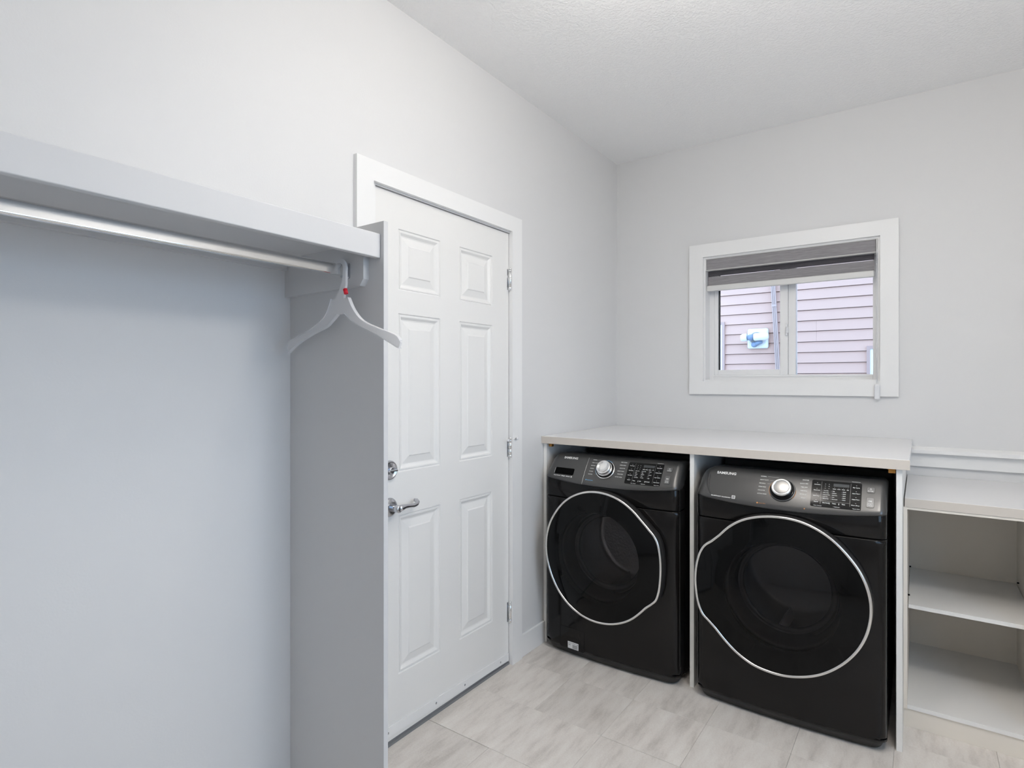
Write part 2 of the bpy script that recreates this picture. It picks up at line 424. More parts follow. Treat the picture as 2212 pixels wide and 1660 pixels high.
# jamb lining and stop
jb = MB()
jb.box(-T + 0.002, -0.0005, DY0, DY0 + 0.023, 0.0, DZ1 - 0.02); jb.box(-T + 0.002, -0.0005, SY_1 + 0.0035, DY1, 0.0, DZ1 - 0.02)
jb.box(-T + 0.002, -0.0005, DY0, DY1, SZ1 + 0.0035, DZ1)
jb.box(-T + 0.002, xb - 0.002, DY0 + 0.023, SY_0 + 0.01, 0.0, SZ1); jb.box(-T + 0.002, xb - 0.002, SY_1 - 0.01, SY_1 + 0.004, 0.0, SZ1)
jb.box(-T + 0.002, xb - 0.002, SY_0 + 0.01, SY_1 - 0.01, SZ1 - 0.01, SZ1 + 0.0035)
local(jb, d1).build('door_frame', M['white'], d1)
local(MB().box(-T + 0.002, -0.001, SY_0 - 0.003, SY_1 + 0.003, -0.003, 0.010), d1).build('threshold', M['grey_rubber'], d1)
local(MB().box(xb + 0.004, SX - 0.010, SY_0 + 0.004, SY_1 - 0.004, 0.010, 0.0178), d1).build('gap_light_block', M['black'], d1)  # black filler added under the slab to stop light leaking through the gap
# hinges at the right hand edge
def hinge(z0, z1, stop=False):
    hy, hx = -1.1872, 0.004
    h = MB(); L = z1 - z0
    segs = [(z0 + 0.000, z0 + 0.014, 0.0078), (z0 + 0.0145, z0 + 0.0145 + L * 0.31, 0.0084), (z0 + 0.0150 + L * 0.31, z1 - 0.0145, 0.0084), (z1 - 0.014, z1, 0.0078)]
    if not stop: segs = [(z0, z0 + 0.018, 0.0080), (z0 + 0.0186, z1 - 0.0166, 0.0086), (z1 - 0.016, z1 - 0.008, 0.0080), (z1 - 0.0076, z1, 0.0080)]
    for a0, a1, r in segs:
        h.lathe([(r * 0.82, 0), (r, 0.0012), (r, a1 - a0 - 0.0012), (r * 0.82, a1 - a0)], (hx, hy, a0), (0, 0, 1), 20)
    o = local(h, d1).build('hinge', M['chrome'], d1)
    lf = MB().box(SX - 0.001, SX + 0.0012, hy - 0.012, hy - 0.006, z0 + 0.004, z1 - 0.004)
    local(lf, d1).build('hinge_leaf', M['steel'], o)
    if stop:
        s = MB()
        s.tube([(hx + 0.002, hy, z1 - 0.004), (hx + 0.002, hy, z1 + 0.009)], 0.0045, 12)
        s.box(hx - 0.004, hx + 0.010, hy - 0.009, hy + 0.009, z1 - 0.002, z1 + 0.0035, 0.001)
        s.tube([(hx + 0.006, hy - 0.004, z1 + 0.002), (hx + 0.018, hy - 0.038, z1 - 0.001)], 0.0032, 10)
        s.tube([(hx + 0.006, hy + 0.004, z1 + 0.002), (hx + 0.022, hy + 0.022, z1 + 0.003)], 0.0032, 10)
        local(s, d1).build('hinge_pin_stop', M['chrome'], o)
        t = MB(); t.lathe([(0.005, 0), (0.006, 0.002), (0.006, 0.007), (0.004, 0.009)], (hx + 0.018, hy - 0.037, z1 - 0.001), (0.3, -1, 0), 14)
        t.lathe([(0.006, 0), (0.0075, 0.002), (0.0075, 0.008), (0.005, 0.010)], (hx + 0.021, hy + 0.021, z1 + 0.003), (0.5, 1, 0), 14)
        local(t, d1).build('bumper_tip', M['plastic'], o)
hinge(1.778, 1.883); hinge(0.984, 1.071, True); hinge(0.199, 0.300)
# deadbolt
by, bz = -1.9405, 1.0185
db = MB(); db.lathe([(0.0365, 0), (0.0365, 0.003), (0.034, 0.008), (0.030, 0.010), (0.0285, 0.006), (0.010, 0.006)], (SX, by, bz), (1, 0, 0), 40, True, True, True)
dbo = local(db, d1).build('deadbolt', M['steel'], d1)
tt = MB(); tt.lathe([(0.013, 0), (0.013, 0.012), (0.010, 0.014)], (SX + 0.005, by, bz), (1, 0, 0), 24)
tt.box(SX + 0.010, SX + 0.026, by - 0.022, by + 0.022, bz - 0.004, bz + 0.004, 0.003)
local(tt, d1).build('thumb_turn', M['steel'], dbo)
# lever handle
ly, lz = -1.9405, 0.8815
ro = MB(); ro.lathe([(0.0355, 0), (0.0355, 0.003), (0.033, 0.008), (0.026, 0.012), (0.016, 0.014)], (SX, ly, lz), (1, 0, 0), 40)
roo = local(ro, d1).build('lever_rosette', M['steel'], d1)
lv = MB()
lv.lathe([(0.0135, 0), (0.0135, 0.043), (0.0125, 0.046), (0.006, 0.047)], (SX + 0.010, ly, lz), (1, 0, 0), 28)
path = [(0.042, 0.000, 0.0), (0.041, 0.018, 0.001), (0.038, 0.040, 0.002), (0.036, 0.062, 0.000), (0.038, 0.082, -0.002), (0.036, 0.100, 0.000), (0.030, 0.112, 0.006), (0.020, 0.116, 0.010), (0.010, 0.114, 0.010)]
rr = [0.0125, 0.0115, 0.0085, 0.0075, 0.0078, 0.0078, 0.0076, 0.0072, 0.006]
lv.tube([(SX + 0.006 + p[0], ly + p[1], lz + p[2]) for p in path], rr, 14)
local(lv, d1).build('door_lever', M['steel'], roo)
# sweep strip with screws at the foot of the door (set slightly out of level)
sw = MB()
ya, yb = SY_0 + 0.004, SY_1 - 0.002
za = lambda y: 0.0365 + (0.018 - 0.0365) * (y + 1.9472) / (1.9472 - 1.1883)
for k, (dz0, dz1, xo) in enumerate(((0.0, 0.031, 0.004), (0.031, 0.036, 0.0055))):
    sw.add([(SX + 0.0004, ya, za(ya) + dz0), (SX + xo, ya, za(ya) + dz0), (SX + xo, ya, za(ya) + dz1), (SX + 0.0004, ya, za(ya) + dz1),
            (SX + 0.0004, yb, za(yb) + dz0), (SX + xo, yb, za(yb) + dz0), (SX + xo, yb, za(yb) + dz1), (SX + 0.0004, yb, za(yb) + dz1)],
           [(0, 1, 2, 3), (7, 6, 5, 4), (0, 4, 5, 1), (1, 5, 6, 2), (2, 6, 7, 3), (3, 7, 4, 0)])
swo = local(sw, d1).build('door_sweep', M['white'], d1)
br = MB(); br.add([(SX - 0.004, ya, 0.004), (SX - 0.001, ya, 0.004), (SX - 0.001, yb, 0.004), (SX - 0.004, yb, 0.004), (SX - 0.004, ya, 0.05), (SX - 0.001, ya, 0.05), (SX - 0.001, yb, 0.02), (SX - 0.004, yb, 0.02)],
                 [(0, 1, 2, 3), (1, 5, 6, 2), (0, 3, 7, 4)])
local(br, d1).build('sweep_brush', M['grey_rubber'], swo)
for sy in (-1.9493, -1.692, -1.5126, -1.2554):
    s = MB(); s.lathe([(0.0045, 0), (0.004, 0.0014), (0.001, 0.002)], (SX + 0.0038, sy, za(sy) + 0.016), (1, 0, 0), 12)
    local(s, d1).build('screw', M['steel'], swo)
# casing round the door
t1 = struct(empty('trim_1', (0.009, -1.6, 0.0)), 'flat white casing round the door')
OC0, OC1, OCZ = -2.1086, -1.107, 2.130
for b in ((OC0, DY0 + 0.001, 0.0, OCZ - 0.0725), (-1.1853, OC1, 0.0, OCZ - 0.0725), (OC0, OC1, OCZ - 0.0725, OCZ)):
    local(MB().box(0.0, 0.018, b[0], b[1], b[2], b[3]), t1).build('casing_board', M['white'], t1)
struct(MB().box(0.0, 0.012, OC1, -0.889, 0.0, 0.107, 0.002, 2).build('baseboard_left', M['white']), 'white baseboard between door and washer')

# white rail on the back wall over the low worktop
t3 = struct(empty('trim_3', (2.1, -0.01, 0.936)), 'stepped white wall rail')
local(MB().box(1.541, RX, -0.018, 0.0, 0.9375, 1.001, 0.001), t3).build('rail_board', M['white'], t3)
local(MB().prism([(1.541, 0.0, 1.001), (1.541, -0.046, 1.003), (1.541, -0.046, 1.019), (1.541, -0.043, 1.021), (1.541, -0.016, 1.032), (1.541, 0.0, 1.032)], (RX - 1.541, 0, 0)), t3).build('rail_cap', M['white'], t3)

# ------------------------------------------------------------------ closet shelf, panel, rod
YP = -2.3519
cl = empty('closet_unit', (0.2, -2.9, 0.0))
tag(cl, 'white closet unit with fascia fronted shelf, side panels and chrome rod', 'closet')
YE = -3.46
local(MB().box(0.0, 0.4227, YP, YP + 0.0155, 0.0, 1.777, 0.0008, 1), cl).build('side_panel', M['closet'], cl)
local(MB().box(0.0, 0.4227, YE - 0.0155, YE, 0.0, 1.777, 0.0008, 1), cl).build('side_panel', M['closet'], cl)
local(MB().box(0.0, 0.392, YE, YP, 1.722, 1.740), cl).build('shelf_board', M['closet'], cl)
local(MB().box(0.392, 0.410, YE, YP - 0.0005, 1.6785, 1.7435, 0.0022, 3), cl).build('shelf_fascia', M['closet'], cl)
local(MB().box(0.0, 0.018, YE, YP - 0.019, 1.6855, 1.722, 0.001), cl).build('back_cleat', M['closet'], cl)
def end_cleat(yw, d):
    pr = [(0.0, 1.722), (0.3635, 1.722), (0.3635, 1.626), (0.3483, 1.608), (0.0, 1.605)]
    return local(MB().prism([(x, yw, z) for x, z in pr], (0, d, 0)), cl).build('end_cleat', M['closet'], cl)
end_cleat(YP, -0.019); end_cleat(YE, 0.019)
RXC, RZC, RR = 0.294, 1.6525, 0.0155
def oval(hx, hz, y, r=0.0052):
    """flattened bar section: flat faces with rounded edges"""
    P = []; r = min(r, hx * 0.95)
    for cx_, cz_, a0 in ((hx - r, hz - r, 0), (-hx + r, hz - r, 90), (-hx + r, -hz + r, 180), (hx - r, -hz + r, 270)):
        for k in range(7):
            a = math.radians(a0 + 15 * k); P.append((RXC + cx_ + r * math.cos(a), y, RZC + cz_ + r * math.sin(a)))
    return P
rod = local(MB().loft([oval(0.0075, RR, YE + 0.021), oval(0.0075, RR, YP - 0.021)], True, True, True, smooth=False), cl).build('hanging_rod', M['chrome'], cl)
for yw, s in ((YP - 0.019, -1), (YE + 0.019, 1)):
    local(MB().loft([oval(0.0150, 0.0215, yw), oval(0.0150, 0.0215, yw + s * 0.004), oval(0.0105, 0.0185, yw + s * 0.005), oval(0.0100, 0.0180, yw + s * 0.015), oval(0.0078, 0.0158, yw + s * 0.0152)], True, True, True, smooth=False), cl).build('rod_socket', M['steel'], rod)

# frosted hanger on the rod
HY = -2.3945
hang = empty('clothes_hanger', (0.296, HY, 1.431))
tag(hang, 'frosted clear plastic clothes hanger with red size clip on the rod', 'hanger')
def smooth_poly(pts, n=4):
    out = []; m = len(pts)
    for i in range(m - 1):
        p0, p1, p2, p3 = [Vector(pts[max(0, min(m - 1, i + k))]) for k in (-1, 0, 1, 2)]
        for k in range(n):
            t = k / n
            out.append(0.5 * ((2 * p1) + (p2 - p0) * t + (2 * p0 - 5 * p1 + 4 * p2 - p3) * t * t + (3 * p1 - p0 - 3 * p2 + p3) * t ** 3))
    out.append(Vector(pts[-1])); return out
up_l = [(0.261, 1.574), (0.244, 1.542), (0.221, 1.521), (0.170, 1.498), (0.103, 1.478), (0.068, 1.467), (0.056, 1.453)]
lo_l = [(0.058, 1.432), (0.103, 1.457), (0.170, 1.481), (0.235, 1.499), (0.261, 1.513), (0.287, 1.531)]
lo_r = [(0.318, 1.531), (0.332, 1.521), (0.355, 1.506), (0.403, 1.486), (0.450, 1.468), (0.487, 1.450), (0.529, 1.431)]
up_r = [(0.532, 1.450), (0.515, 1.464), (0.450, 1.485), (0.403, 1.502), (0.375, 1.519), (0.351, 1.545), (0.334, 1.573)]
outline = []
for seg in ([(0.261, 1.574), (0.252, 1.556), (0.244, 1.542), (0.221, 1.521), (0.170, 1.498), (0.103, 1.478), (0.068, 1.467), (0.055, 1.453)],
            [(0.058, 1.432), (0.103, 1.457), (0.170, 1.481), (0.235, 1.499), (0.261, 1.513), (0.287, 1.531)],
            [(0.320, 1.531), (0.332, 1.521), (0.355, 1.506), (0.403, 1.486), (0.450, 1.468), (0.487, 1.449), (0.518, 1.433), (0.529, 1.431)],
            [(0.533, 1.445), (0.528, 1.455), (0.512, 1.464), (0.450, 1.485), (0.403, 1.503), (0.375, 1.520), (0.351, 1.546), (0.334, 1.573)]):
    outline += smooth_poly(seg, 4)
hm = MB().prism([(p.x, HY - 0.003, p.y) for p in outline], (0, 0.006, 0))
local(hm, hang).build('hanger_arms', M['hanger'], hang)
for pts in (lo_l, lo_r, up_l, up_r):
    P = smooth_poly(pts, 4)
    lp = [[(p.x, HY - 0.0055, p.y + 0.0012), (p.x, HY + 0.0055, p.y + 0.0012), (p.x, HY + 0.0055, p.y - 0.0012), (p.x, HY - 0.0055, p.y - 0.0012)] for p in P]
    local(MB().loft(lp, True, True, True, smooth=False), hang).build('edge_rib', M['hanger'], hang)
ha = 0.0245
hk = [(RXC + ha * math.cos(math.radians(t)), RZC + 0.0005 + ha * math.sin(math.radians(t))) for t in range(165, -25, -15)]
hk += [(0.316, 1.626), (0.314, 1.610), (0.306, 1.592), (0.300, 1.572)]
hk = smooth_poly(hk, 3)
hw = 0.0072
hmesh = MB(); loops = []
for i, p in enumerate(hk):
    a = hk[max(0, i - 1)]; b = hk[min(len(hk) - 1, i + 1)]; t = (b - a).normalized(); nn = Vector((-t.y, t.x))
    w = hw * (0.78 + 1.4 * max(0, (i - len(hk) * 0.70) / (len(hk) * 0.30)) ** 1.6)
    loops.append([(p.x + nn.x * w, HY - 0.0035, p.y + nn.y * w), (p.x + nn.x * w, HY + 0.0035, p.y + nn.y * w), (p.x - nn.x * w, HY + 0.0035, p.y - nn.y * w), (p.x - nn.x * w, HY - 0.0035, p.y - nn.y * w)])
hmesh.loft(loops, True, True, True, smooth=False)
local(hmesh, hang).build('hanger_hook', M['hanger'], hang)
clip = MB(); clip.tube([(0.3235, HY - 0.0055, 1.597), (0.3285, HY - 0.0055, 1.584)], 0.0058, 14)
local(clip, hang).build('size_clip', M['red'], hang)

# ------------------------------------------------------------------ laundry counter
lc = empty('laundry_counter', (0.78, -0.45, 0.0))
tag(lc, 'tall white laundry counter over the washer and dryer', 'counter')
CY, CZT, CZB = -0.906, 1.064, 1.028
local(MB().box(0.0015, 1.5600, CY + 0.003, -0.0015, CZB, CZT, 0.001, 1), lc).build('worktop', M['laminate'], lc)
local(MB().box(0.0012, 1.5615, CY, CY + 0.003, CZB - 0.0003, CZT - 0.0006, 0.0006, 1), lc).build('edge_band', M['edge'], lc)
for x0 in (0.002, 0.7636, 1.5198):
    local(MB().box(x0, x0 + 0.0185, -0.887, -0.002, 0.0, CZB, 0.0006, 1), lc).build('support_panel', M['melamine_w'], lc)
for x0, x1 in ((0.0205, 0.042), (1.492, 1.5198)):
    b = MB(); b.box(x0, x1, -0.872, -0.842, CZB - 0.006, CZB, 0.001); b.box(x0 + 0.003, x1 - 0.002, -0.868, -0.846, CZB - 0.020, CZB - 0.006, 0.0015)
    local(b, lc).build('corner_block', M['brass'], lc)

# ------------------------------------------------------------------ low open cabinet and its worktop
CBX0, CBX1, CBF, CBB = 1.5415, 1.958, -0.690, -0.012
lw = empty('low_cabinet', (1.75, -0.35, 0.0))
tag(lw, 'low open cream cabinet with one shelf beside the dryer', 'cabinet')
th = 0.0160
ZC = 0.8575
local(MB().box(CBX0 - 0.003, CBX0 + 0.009, CBF, CBB, 0.069, ZC, 0.0005, 1), lw).build('side_panel', M['melamine'], lw)
local(MB().box(CBX1 - th, CBX1, CBF, CBB, 0.069, ZC, 0.0005, 1), lw).build('side_panel', M['melamine'], lw)
local(MB().box(CBX0 + 0.009, CBX1 - th, -0.030, CBB, 0.069, ZC), lw).build('back_panel', M['melamine'], lw)
local(MB().box(CBX0 + 0.009, CBX1 - th, CBF, -0.030, 0.0715, 0.0875, 0.0005, 1), lw).build('bottom_panel', M['melamine_w'], lw)
local(MB().box(CBX0 + 0.009, CBX1 - th, CBF, CBF + 0.09, ZC - 0.010, ZC, 0.0005, 1), lw).build('top_rail', M['melamine'], lw)
local(MB().box(CBX0 + 0.011, CBX1 - th - 0.002, -0.590, -0.032, 0.4320, 0.4475, 0.0005, 1), lw).build('shelf', M['melamine_w'], lw)
local(MB().box(CBX0 - 0.003, CBX1, -0.684, -0.668, 0.0, 0.069, 0.0005, 1), lw).build('kick_board', M['melamine'], lw)
for px, sx in ((CBX0 + 0.009, 1), (CBX1 - th, -1)):
    for py in (-0.54, -0.10):
        for pz in (0.4265, 0.470):
            local(MB().lathe([(0.0032, 0), (0.0032, 0.007)], (px, py, pz), (sx, 0, 0), 10), lw).build('shelf_pin', M['steel'] if pz < 0.45 else M['black'], lw)
lt = empty('low_worktop', (2.1, -0.35, 0.858))
tag(lt, 'low white worktop with taupe edge under the wall rail', 'worktop')
local(MB().box(1.5420, RX - 0.001, -0.690, -0.0015, 0.858, 0.8915, 0.001, 1), lt).build('worktop', M['laminate'], lt)
local(MB().box(1.5420, RX - 0.001, -0.6935, -0.690, 0.8577, 0.8910, 0.0006, 1), lt).build('edge_band', M['edge'], lt)
# second carcass further along, carrying the far end of the worktop
lw2 = empty('low_cabinet', (2.33, -0.35, 0.0))
tag(lw2, 'low open cream cabinet at the far end of the low worktop', 'cabinet')
for b, mm, nm in (((1.962, 1.978, CBF, CBB, 0.069, ZC), 'melamine', 'side_panel'), ((RX - 0.02, RX - 0.004, CBF, CBB, 0.069, ZC), 'melamine', 'side_panel'),
                  ((1.978, RX - 0.02, -0.030, CBB, 0.069, ZC), 'melamine', 'back_panel'), ((1.978, RX - 0.02, CBF, -0.030, 0.0715, 0.0875), 'melamine_w', 'bottom_panel'),
                  ((1.978, RX - 0.02, -0.590, -0.032, 0.432, 0.4475), 'melamine_w', 'shelf'), ((1.962, RX - 0.004, -0.684, -0.668, 0.0, 0.069), 'melamine', 'kick_board')):
    local(MB().box(*b), lw2).build(nm, M[mm], lw2)

# ------------------------------------------------------------------ washer and dryer
HWD = 0.343
def y_plan(x, r, bulge):
    """front recess in plan: gentle bow plus rounded ends"""
    ax = min(abs(x), HWD)
    y = bulge * (ax / HWD) ** 2
    if ax > HWD - r:
        t = (ax - (HWD - r)) / r
        y += r * (1 - math.sqrt(max(0.0, 1 - min(1, t) ** 2)))
    return y
def body_y(x): return 0.026 + y_plan(x, 0.032, 0.018)
PA, PB = 0.48, 1.55                              # control panel: leans back, more so towards its top
SLOPE = PA + 2 * PB * 0.075
def panel_y(x, z): return PA * (z - 0.84) + PB * (z - 0.84) ** 2 + y_plan(x, 0.045 if x < 0 else 0.024, 0.016)
SL = math.sqrt(1 + SLOPE ** 2)
NY_, NZ_ = 1 / SL, SLOPE / SL
XS = sorted(set([round(-0.343 + 0.686 * i / 44, 4) for i in range(45)] + [s * round(HWD - rr_ * (1 - math.sin(k / 8 * PI / 2)), 4) for k in range(9) for s in (-1, 1) for rr_ in (0.045, 0.022)]))

def text_mesh(s, size, bold=0.0):
    cu = bpy.data.curves.new('lettering', 'FONT'); cu.body = s; cu.size = size; cu.resolution_u = 2; cu.offset = bold
    o = bpy.data.objects.new('lettering', cu); COL.objects.link(o)
    dg = bpy.context.evaluated_depsgraph_get(); ev = o.evaluated_get(dg); me = ev.to_mesh()
    vs = [v.co.copy() for v in me.vertices]; fs = [tuple(p.vertices) for p in me.polygons]
    ev.to_mesh_clear(); bpy.data.objects.remove(o); bpy.data.curves.remove(cu)
    return vs, fs
def put_text(mb, s, x, z, cap, align='L', width=None, bold=0.0, surf=None, off=0.0006, shear=0.0):
    """cap height in metres along the panel; x, z: baseline start in panel coordinates"""
    size = cap / 0.70
    vs, fs = text_mesh(s, size, bold)
    if not vs: return
    x0 = min(v.x for v in vs); x1 = max(v.x for v in vs)
    k = 1.0 if not width else width / (x1 - x0)
    w = (x1 - x0) * k
    ox = {'L': 0, 'R': -w, 'C': -w / 2}[align]
    out = []
    for v in vs:
        xx = x + ox + (v.x - x0) * k + shear * v.y; zz = z + v.y / SL
        out.append((xx, surf(xx, zz) - off * NY_, zz + off * NZ_))
    mb.add(out, fs)
def patch(mb, x0, x1, z0, z1, surf, off, rad=0.004, nx=10, thick=0.0, lean=0.0):
    """rounded rectangle laid on a front surface"""
    pts = []
    for cx, cz, a0 in ((x1 - rad, z1 - rad, 0), (x0 + rad, z1 - rad, 90), (x0 + rad, z0 + rad, 180), (x1 - rad, z0 + rad, 270)):
        for k in range(5):
            a = math.radians(a0 + 22.5 * k); pts.append((cx + rad * math.cos(a), cz + rad * math.sin(a)))
    dense = []
    for p, q in zip(pts, pts[1:] + pts[:1]):
        k = max(1, int(math.hypot(q[0] - p[0], q[1] - p[1]) / 0.006))
        dense += [(p[0] + (q[0] - p[0]) * i / k, p[1] + (q[1] - p[1]) * i / k) for i in range(k)]
    pts = dense
    cxm, czm = (x0 + x1) / 2, (z0 + z1) / 2
    lv = [1.0, 0.85, 0.7, 0.55, 0.4, 0.25, 0.12, 0.001]
    loops = []
    if thick: loops.append([(p[0], surf(p[0], p[1]) - off * NY_ + thick, p[1] + off * NZ_) for p in pts])
    for s in lv:
        L = []
        for px, pz in pts:
            qx, qz = cxm + (px - cxm) * s, czm + (pz - czm) * s
            L.append((qx, surf(qx, qz) - off * NY_, qz + off * NZ_))
        loops.append(L)
    mb.loft(loops, True, False, True, smooth=False)

def interp_periodic(ctrl, n):
    c = sorted(ctrl); th = [a for a, _ in c]; r = [b for _, b in c]; m = len(c); out = []
    for i in range(n):
        t = -180 + 360 * i / n
        j = 0
        while j < m and th[j] <= t: j += 1
        a, b = (j - 1) % m, j % m
        ta, tb = th[a], th[b]
        if ta > t: ta -= 360
        if tb <= ta: tb += 360
        u = (t - ta) / (tb - ta)
        p0, p1, p2, p3 = r[(a - 1) % m], r[a], r[b], r[(b + 1) % m]
        out.append(0.5 * (2 * p1 + (p2 - p0) * u + (2 * p0 - 5 * p1 + 4 * p2 - p3) * u * u + (3 * p1 - p0 - 3 * p2 + p3) * u ** 3))
    return out
NV = SL and 144

def make_machine(kind, cx, y0, zoff):
    wash = kind == 'washing_machine'
    e = empty(kind, (cx, y0, 0.0))
    # cabinet shell (side panels, top, back) behind the front
    m = MB(); bx = HWD - 0.001
    ysh = 0.132
    m.box(-bx, bx, 0.50, 0.78, 0.03, 0.965)
    m.box(-bx, -bx + 0.02, ysh, 0.50, 0.03, 0.938); m.box(bx - 0.02, bx, ysh, 0.50, 0.03, 0.938)
    m.box(-bx + 0.02, bx - 0.02, ysh, 0.50, 0.915, 0.938); m.box(-bx + 0.02, bx - 0.02, ysh, 0.50, 0.03, 0.06)
    m.build('cabinet_shell', M['side'], e)
    for sx in (-1, 1):
        for fy in (0.11, 0.70):
            MB().lathe([(0.022, 0), (0.022, 0.012), (0.012, 0.014), (0.012, 0.032)], (sx * 0.27, fy, 0.0), (0, 0, 1), 16).build('levelling_foot', M['skirt'], e)
    m = MB(); loops = []
    for z, ins in ((0.008, 0.020), (0.034, 0.008), (0.042, 0.006)):
        loops.append([(x * (1 - ins / HWD), body_y(x) + ins, z) for x in XS] + [(HWD - ins, 0.12, z), (-HWD + ins, 0.12, z)])
    m.loft(loops, True, True, True, smooth=True)
    m.build('base_skirt', M['skirt'], e)
    # front panels: lower front (with door hole) and upper strip
    DCX, DCZ = (0.380 - 0.388, 0.535) if wash else (1.155 - 1.151, 0.527)
    HR = 0.222
    def front(z0, z1, hole):
        m = MB(); loops = []
        prof = [(z0, 0.06), (z0, 0.004), (z0 + 0.002, 0.001), (z0 + 0.010, 0.0), (z1 - 0.004, 0.0), (z1 - 0.001, 0.002), (z1, 0.006), (z1, 0.06)]
        if not hole: prof[1:4] = [(z0, 0.006), (z0 + 0.001, 0.002), (z0 + 0.004, 0.0)]
        if hole:
            # front sheet as polar loft from the hole edge to the border
            N = 160; r0 = HR; m0 = MB()
            Z0, Z1 = z0 + 0.010, z1 - 0.004
            ths = [2 * PI * i / N for i in range(N)]
            for cx_, cz_ in ((HWD, Z0), (HWD, Z1), (-HWD, Z0), (-HWD, Z1)):
                a = math.atan2(cz_ - DCZ, cx_ - DCX) % (2 * PI)
                i = min(range(N), key=lambda q: abs(ths[q] - a)); ths[i] = a
            def border(t):
                c, s = math.cos(t), math.sin(t)
                k = 1e9
                if c > 1e-9: k = min(k, (HWD - DCX) / c)
                if c < -1e-9: k = min(k, (-HWD - DCX) / c)
                if s > 1e-9: k = min(k, (Z1 - DCZ) / s)
                if s < -1e-9: k = min(k, (Z0 - DCZ) / s)
                return DCX + k * c, DCZ + k * s
            lp = []
            K = [0, 0.15, 0.3, 0.45, 0.58, 0.68, 0.76, 0.82, 0.87, 0.91, 0.94, 0.965, 0.985, 1.0]
            lp.append([(DCX + r0 * math.cos(t), 0.10, DCZ + r0 * math.sin(t)) for t in ths])
            for k in K:
                L = []
                for t in ths:
                    bx_, bz_ = border(t); ix, iz = DCX + r0 * math.cos(t), DCZ + r0 * math.sin(t)
                    x, z = ix + (bx_ - ix) * k, iz + (bz_ - iz) * k
                    L.append((x, body_y(x), z))
                lp.append(L)
            m.loft(lp, True, False, False, smooth=True)
            # folded edges below and above, and returns at the sides
            for pr in (prof[0:4], prof[4:8]):
                m.loft([[(x, body_y(x) + d, z) for x in XS] for z, d in pr], False, smooth=True)
        else:
            m.loft([[(x, body_y(x) + d, z) for x in XS] for z, d in prof], False, smooth=True)
        for s in (-1, 1):
            xx = s * HWD
            m.add([(xx, body_y(xx), z0 + 0.004), (xx, 0.134, z0 + 0.004), (xx, 0.134, z1 - 0.002), (xx, body_y(xx), z1 - 0.002)], [(0, 1, 2, 3)])
        return m
    front(0.040, 0.7725, True).build('lower_front', M['body'], e)
    front(0.7745, 0.872, False).build('upper_front', M['body'], e)
    m = MB(); m.loft([[(x * 0.985, body_y(x) + 0.012, z) for x in XS] for z in (0.765, 0.78)], False, smooth=True)
    m.build('seam_backing', M['black'], e)
    # control panel
    m = MB(); loops = []
    for x in XS:
        zb = 0.845 + 0.022 * (x / HWD) ** 2
        yb = lambda z: panel_y(x, z)
        pr = [(yb(zb) + 0.05, zb - 0.001), (yb(zb) + 0.012, zb - 0.003), (yb(zb) + 0.003, zb), (yb(zb + 0.006), zb + 0.006)]
        for k in range(1, 9):
            z = zb + 0.006 + (0.968 - zb - 0.006) * k / 8; pr.append((yb(z), z))
        pr += [(yb(0.976) + 0.002, 0.9745), (yb(0.976) + 0.010, 0.9785), (yb(0.976) + 0.022, 0.980), (yb(0.976) + 0.06, 0.980), (0.20, 0.978)]
        cr = 0.080 if x < 0 else 0.022
        t = max(0.0, (abs(x) - (HWD - cr)) / cr); zt = 0.980 - 0.85 * cr * (1 - math.sqrt(max(0.0, 1 - t * t)))
        q = (zt - zb) / (0.980 - zb)
        pr = [(y, zb + (z - zb) * q) if z > zb else (y, z) for y, z in pr]
        loops.append([(x, min(y, 0.20), z + zoff) for y, z in pr])
    m.loft(loops, False, True, True, smooth=True)
    cp = m.build('control_panel', M['panel'], e)
    surf = lambda x, z: panel_y(x, z - zoff)
    Z = lambda z: z + zoff
    # display
    m = MB(); patch(m, 0.099, 0.264, Z(0.874), Z(0.9635), surf, 0.0012, 0.005, thick=0.003)
    dp = m.build('display', M['display'], cp)
    m = MB(); patch(m, 0.172, 0.2235, Z(0.946), Z(0.956), surf, 0.0016, 0.001); m.build('display_window', M['lcd'], dp)
    div = [(xx - 0.0006, xx + 0.0006, z0_, z1_) for xx, z0_, z1_ in ((0.1325, 0.882, 0.960), (0.2285, 0.884, 0.960))]
    if not wash: div += [(0.134, 0.2275, 0.8935, 0.8943)] + [(0.106, 0.130, 0.947 - 0.0175 * q, 0.9477 - 0.0175 * q) for q in range(4)]
    for x0, x1, z0_, z1_ in div:
        m = MB(); patch(m, x0, x1, Z(z0_), Z(z1_), surf, 0.0017, 0.0003); m.build('display_divider', M['button'], dp)
    # buttons
    for (x0, x1, z0_, z1_) in ((0.280, 0.3045, 0.936, 0.953), (0.280, 0.3035, 0.888, 0.9195)):
        g = MB(); patch(g, x0 - 0.0008, x1 + 0.0008, Z(z0_ - 0.0008), Z(z1_ + 0.0008), surf, 0.0005, 0.004)
        bb = g.build('push_button', M['display'], cp)
        g = MB(); patch(g, x0, x1, Z(z0_), Z(z1_), surf, 0.0016, 0.0035, thick=0.0012); g.build('button_cap', M['button'], bb)
    # knob
    kx, kz = (-0.010, 0.922) if wash else (-0.002, 0.917)
    kz = Z(kz)
    n = Vector((0, -NY_, NZ_)); p0 = Vector((kx, surf(kx, kz), kz))
    g = MB(); g.lathe([(0.0475, 0.0), (0.0475, 0.002), (0.046, 0.0035), (0.044, 0.004)], p0, n, 56)
    kn = g.build('cycle_knob', M['knobrim' if wash else 'button'], cp)
    g = MB(); g.lathe([(0.044, 0.003), (0.0435, 0.009), (0.042, 0.0105), (0.037, 0.0105)], p0, n, 56); g.build('knob_base', M['display'], kn)
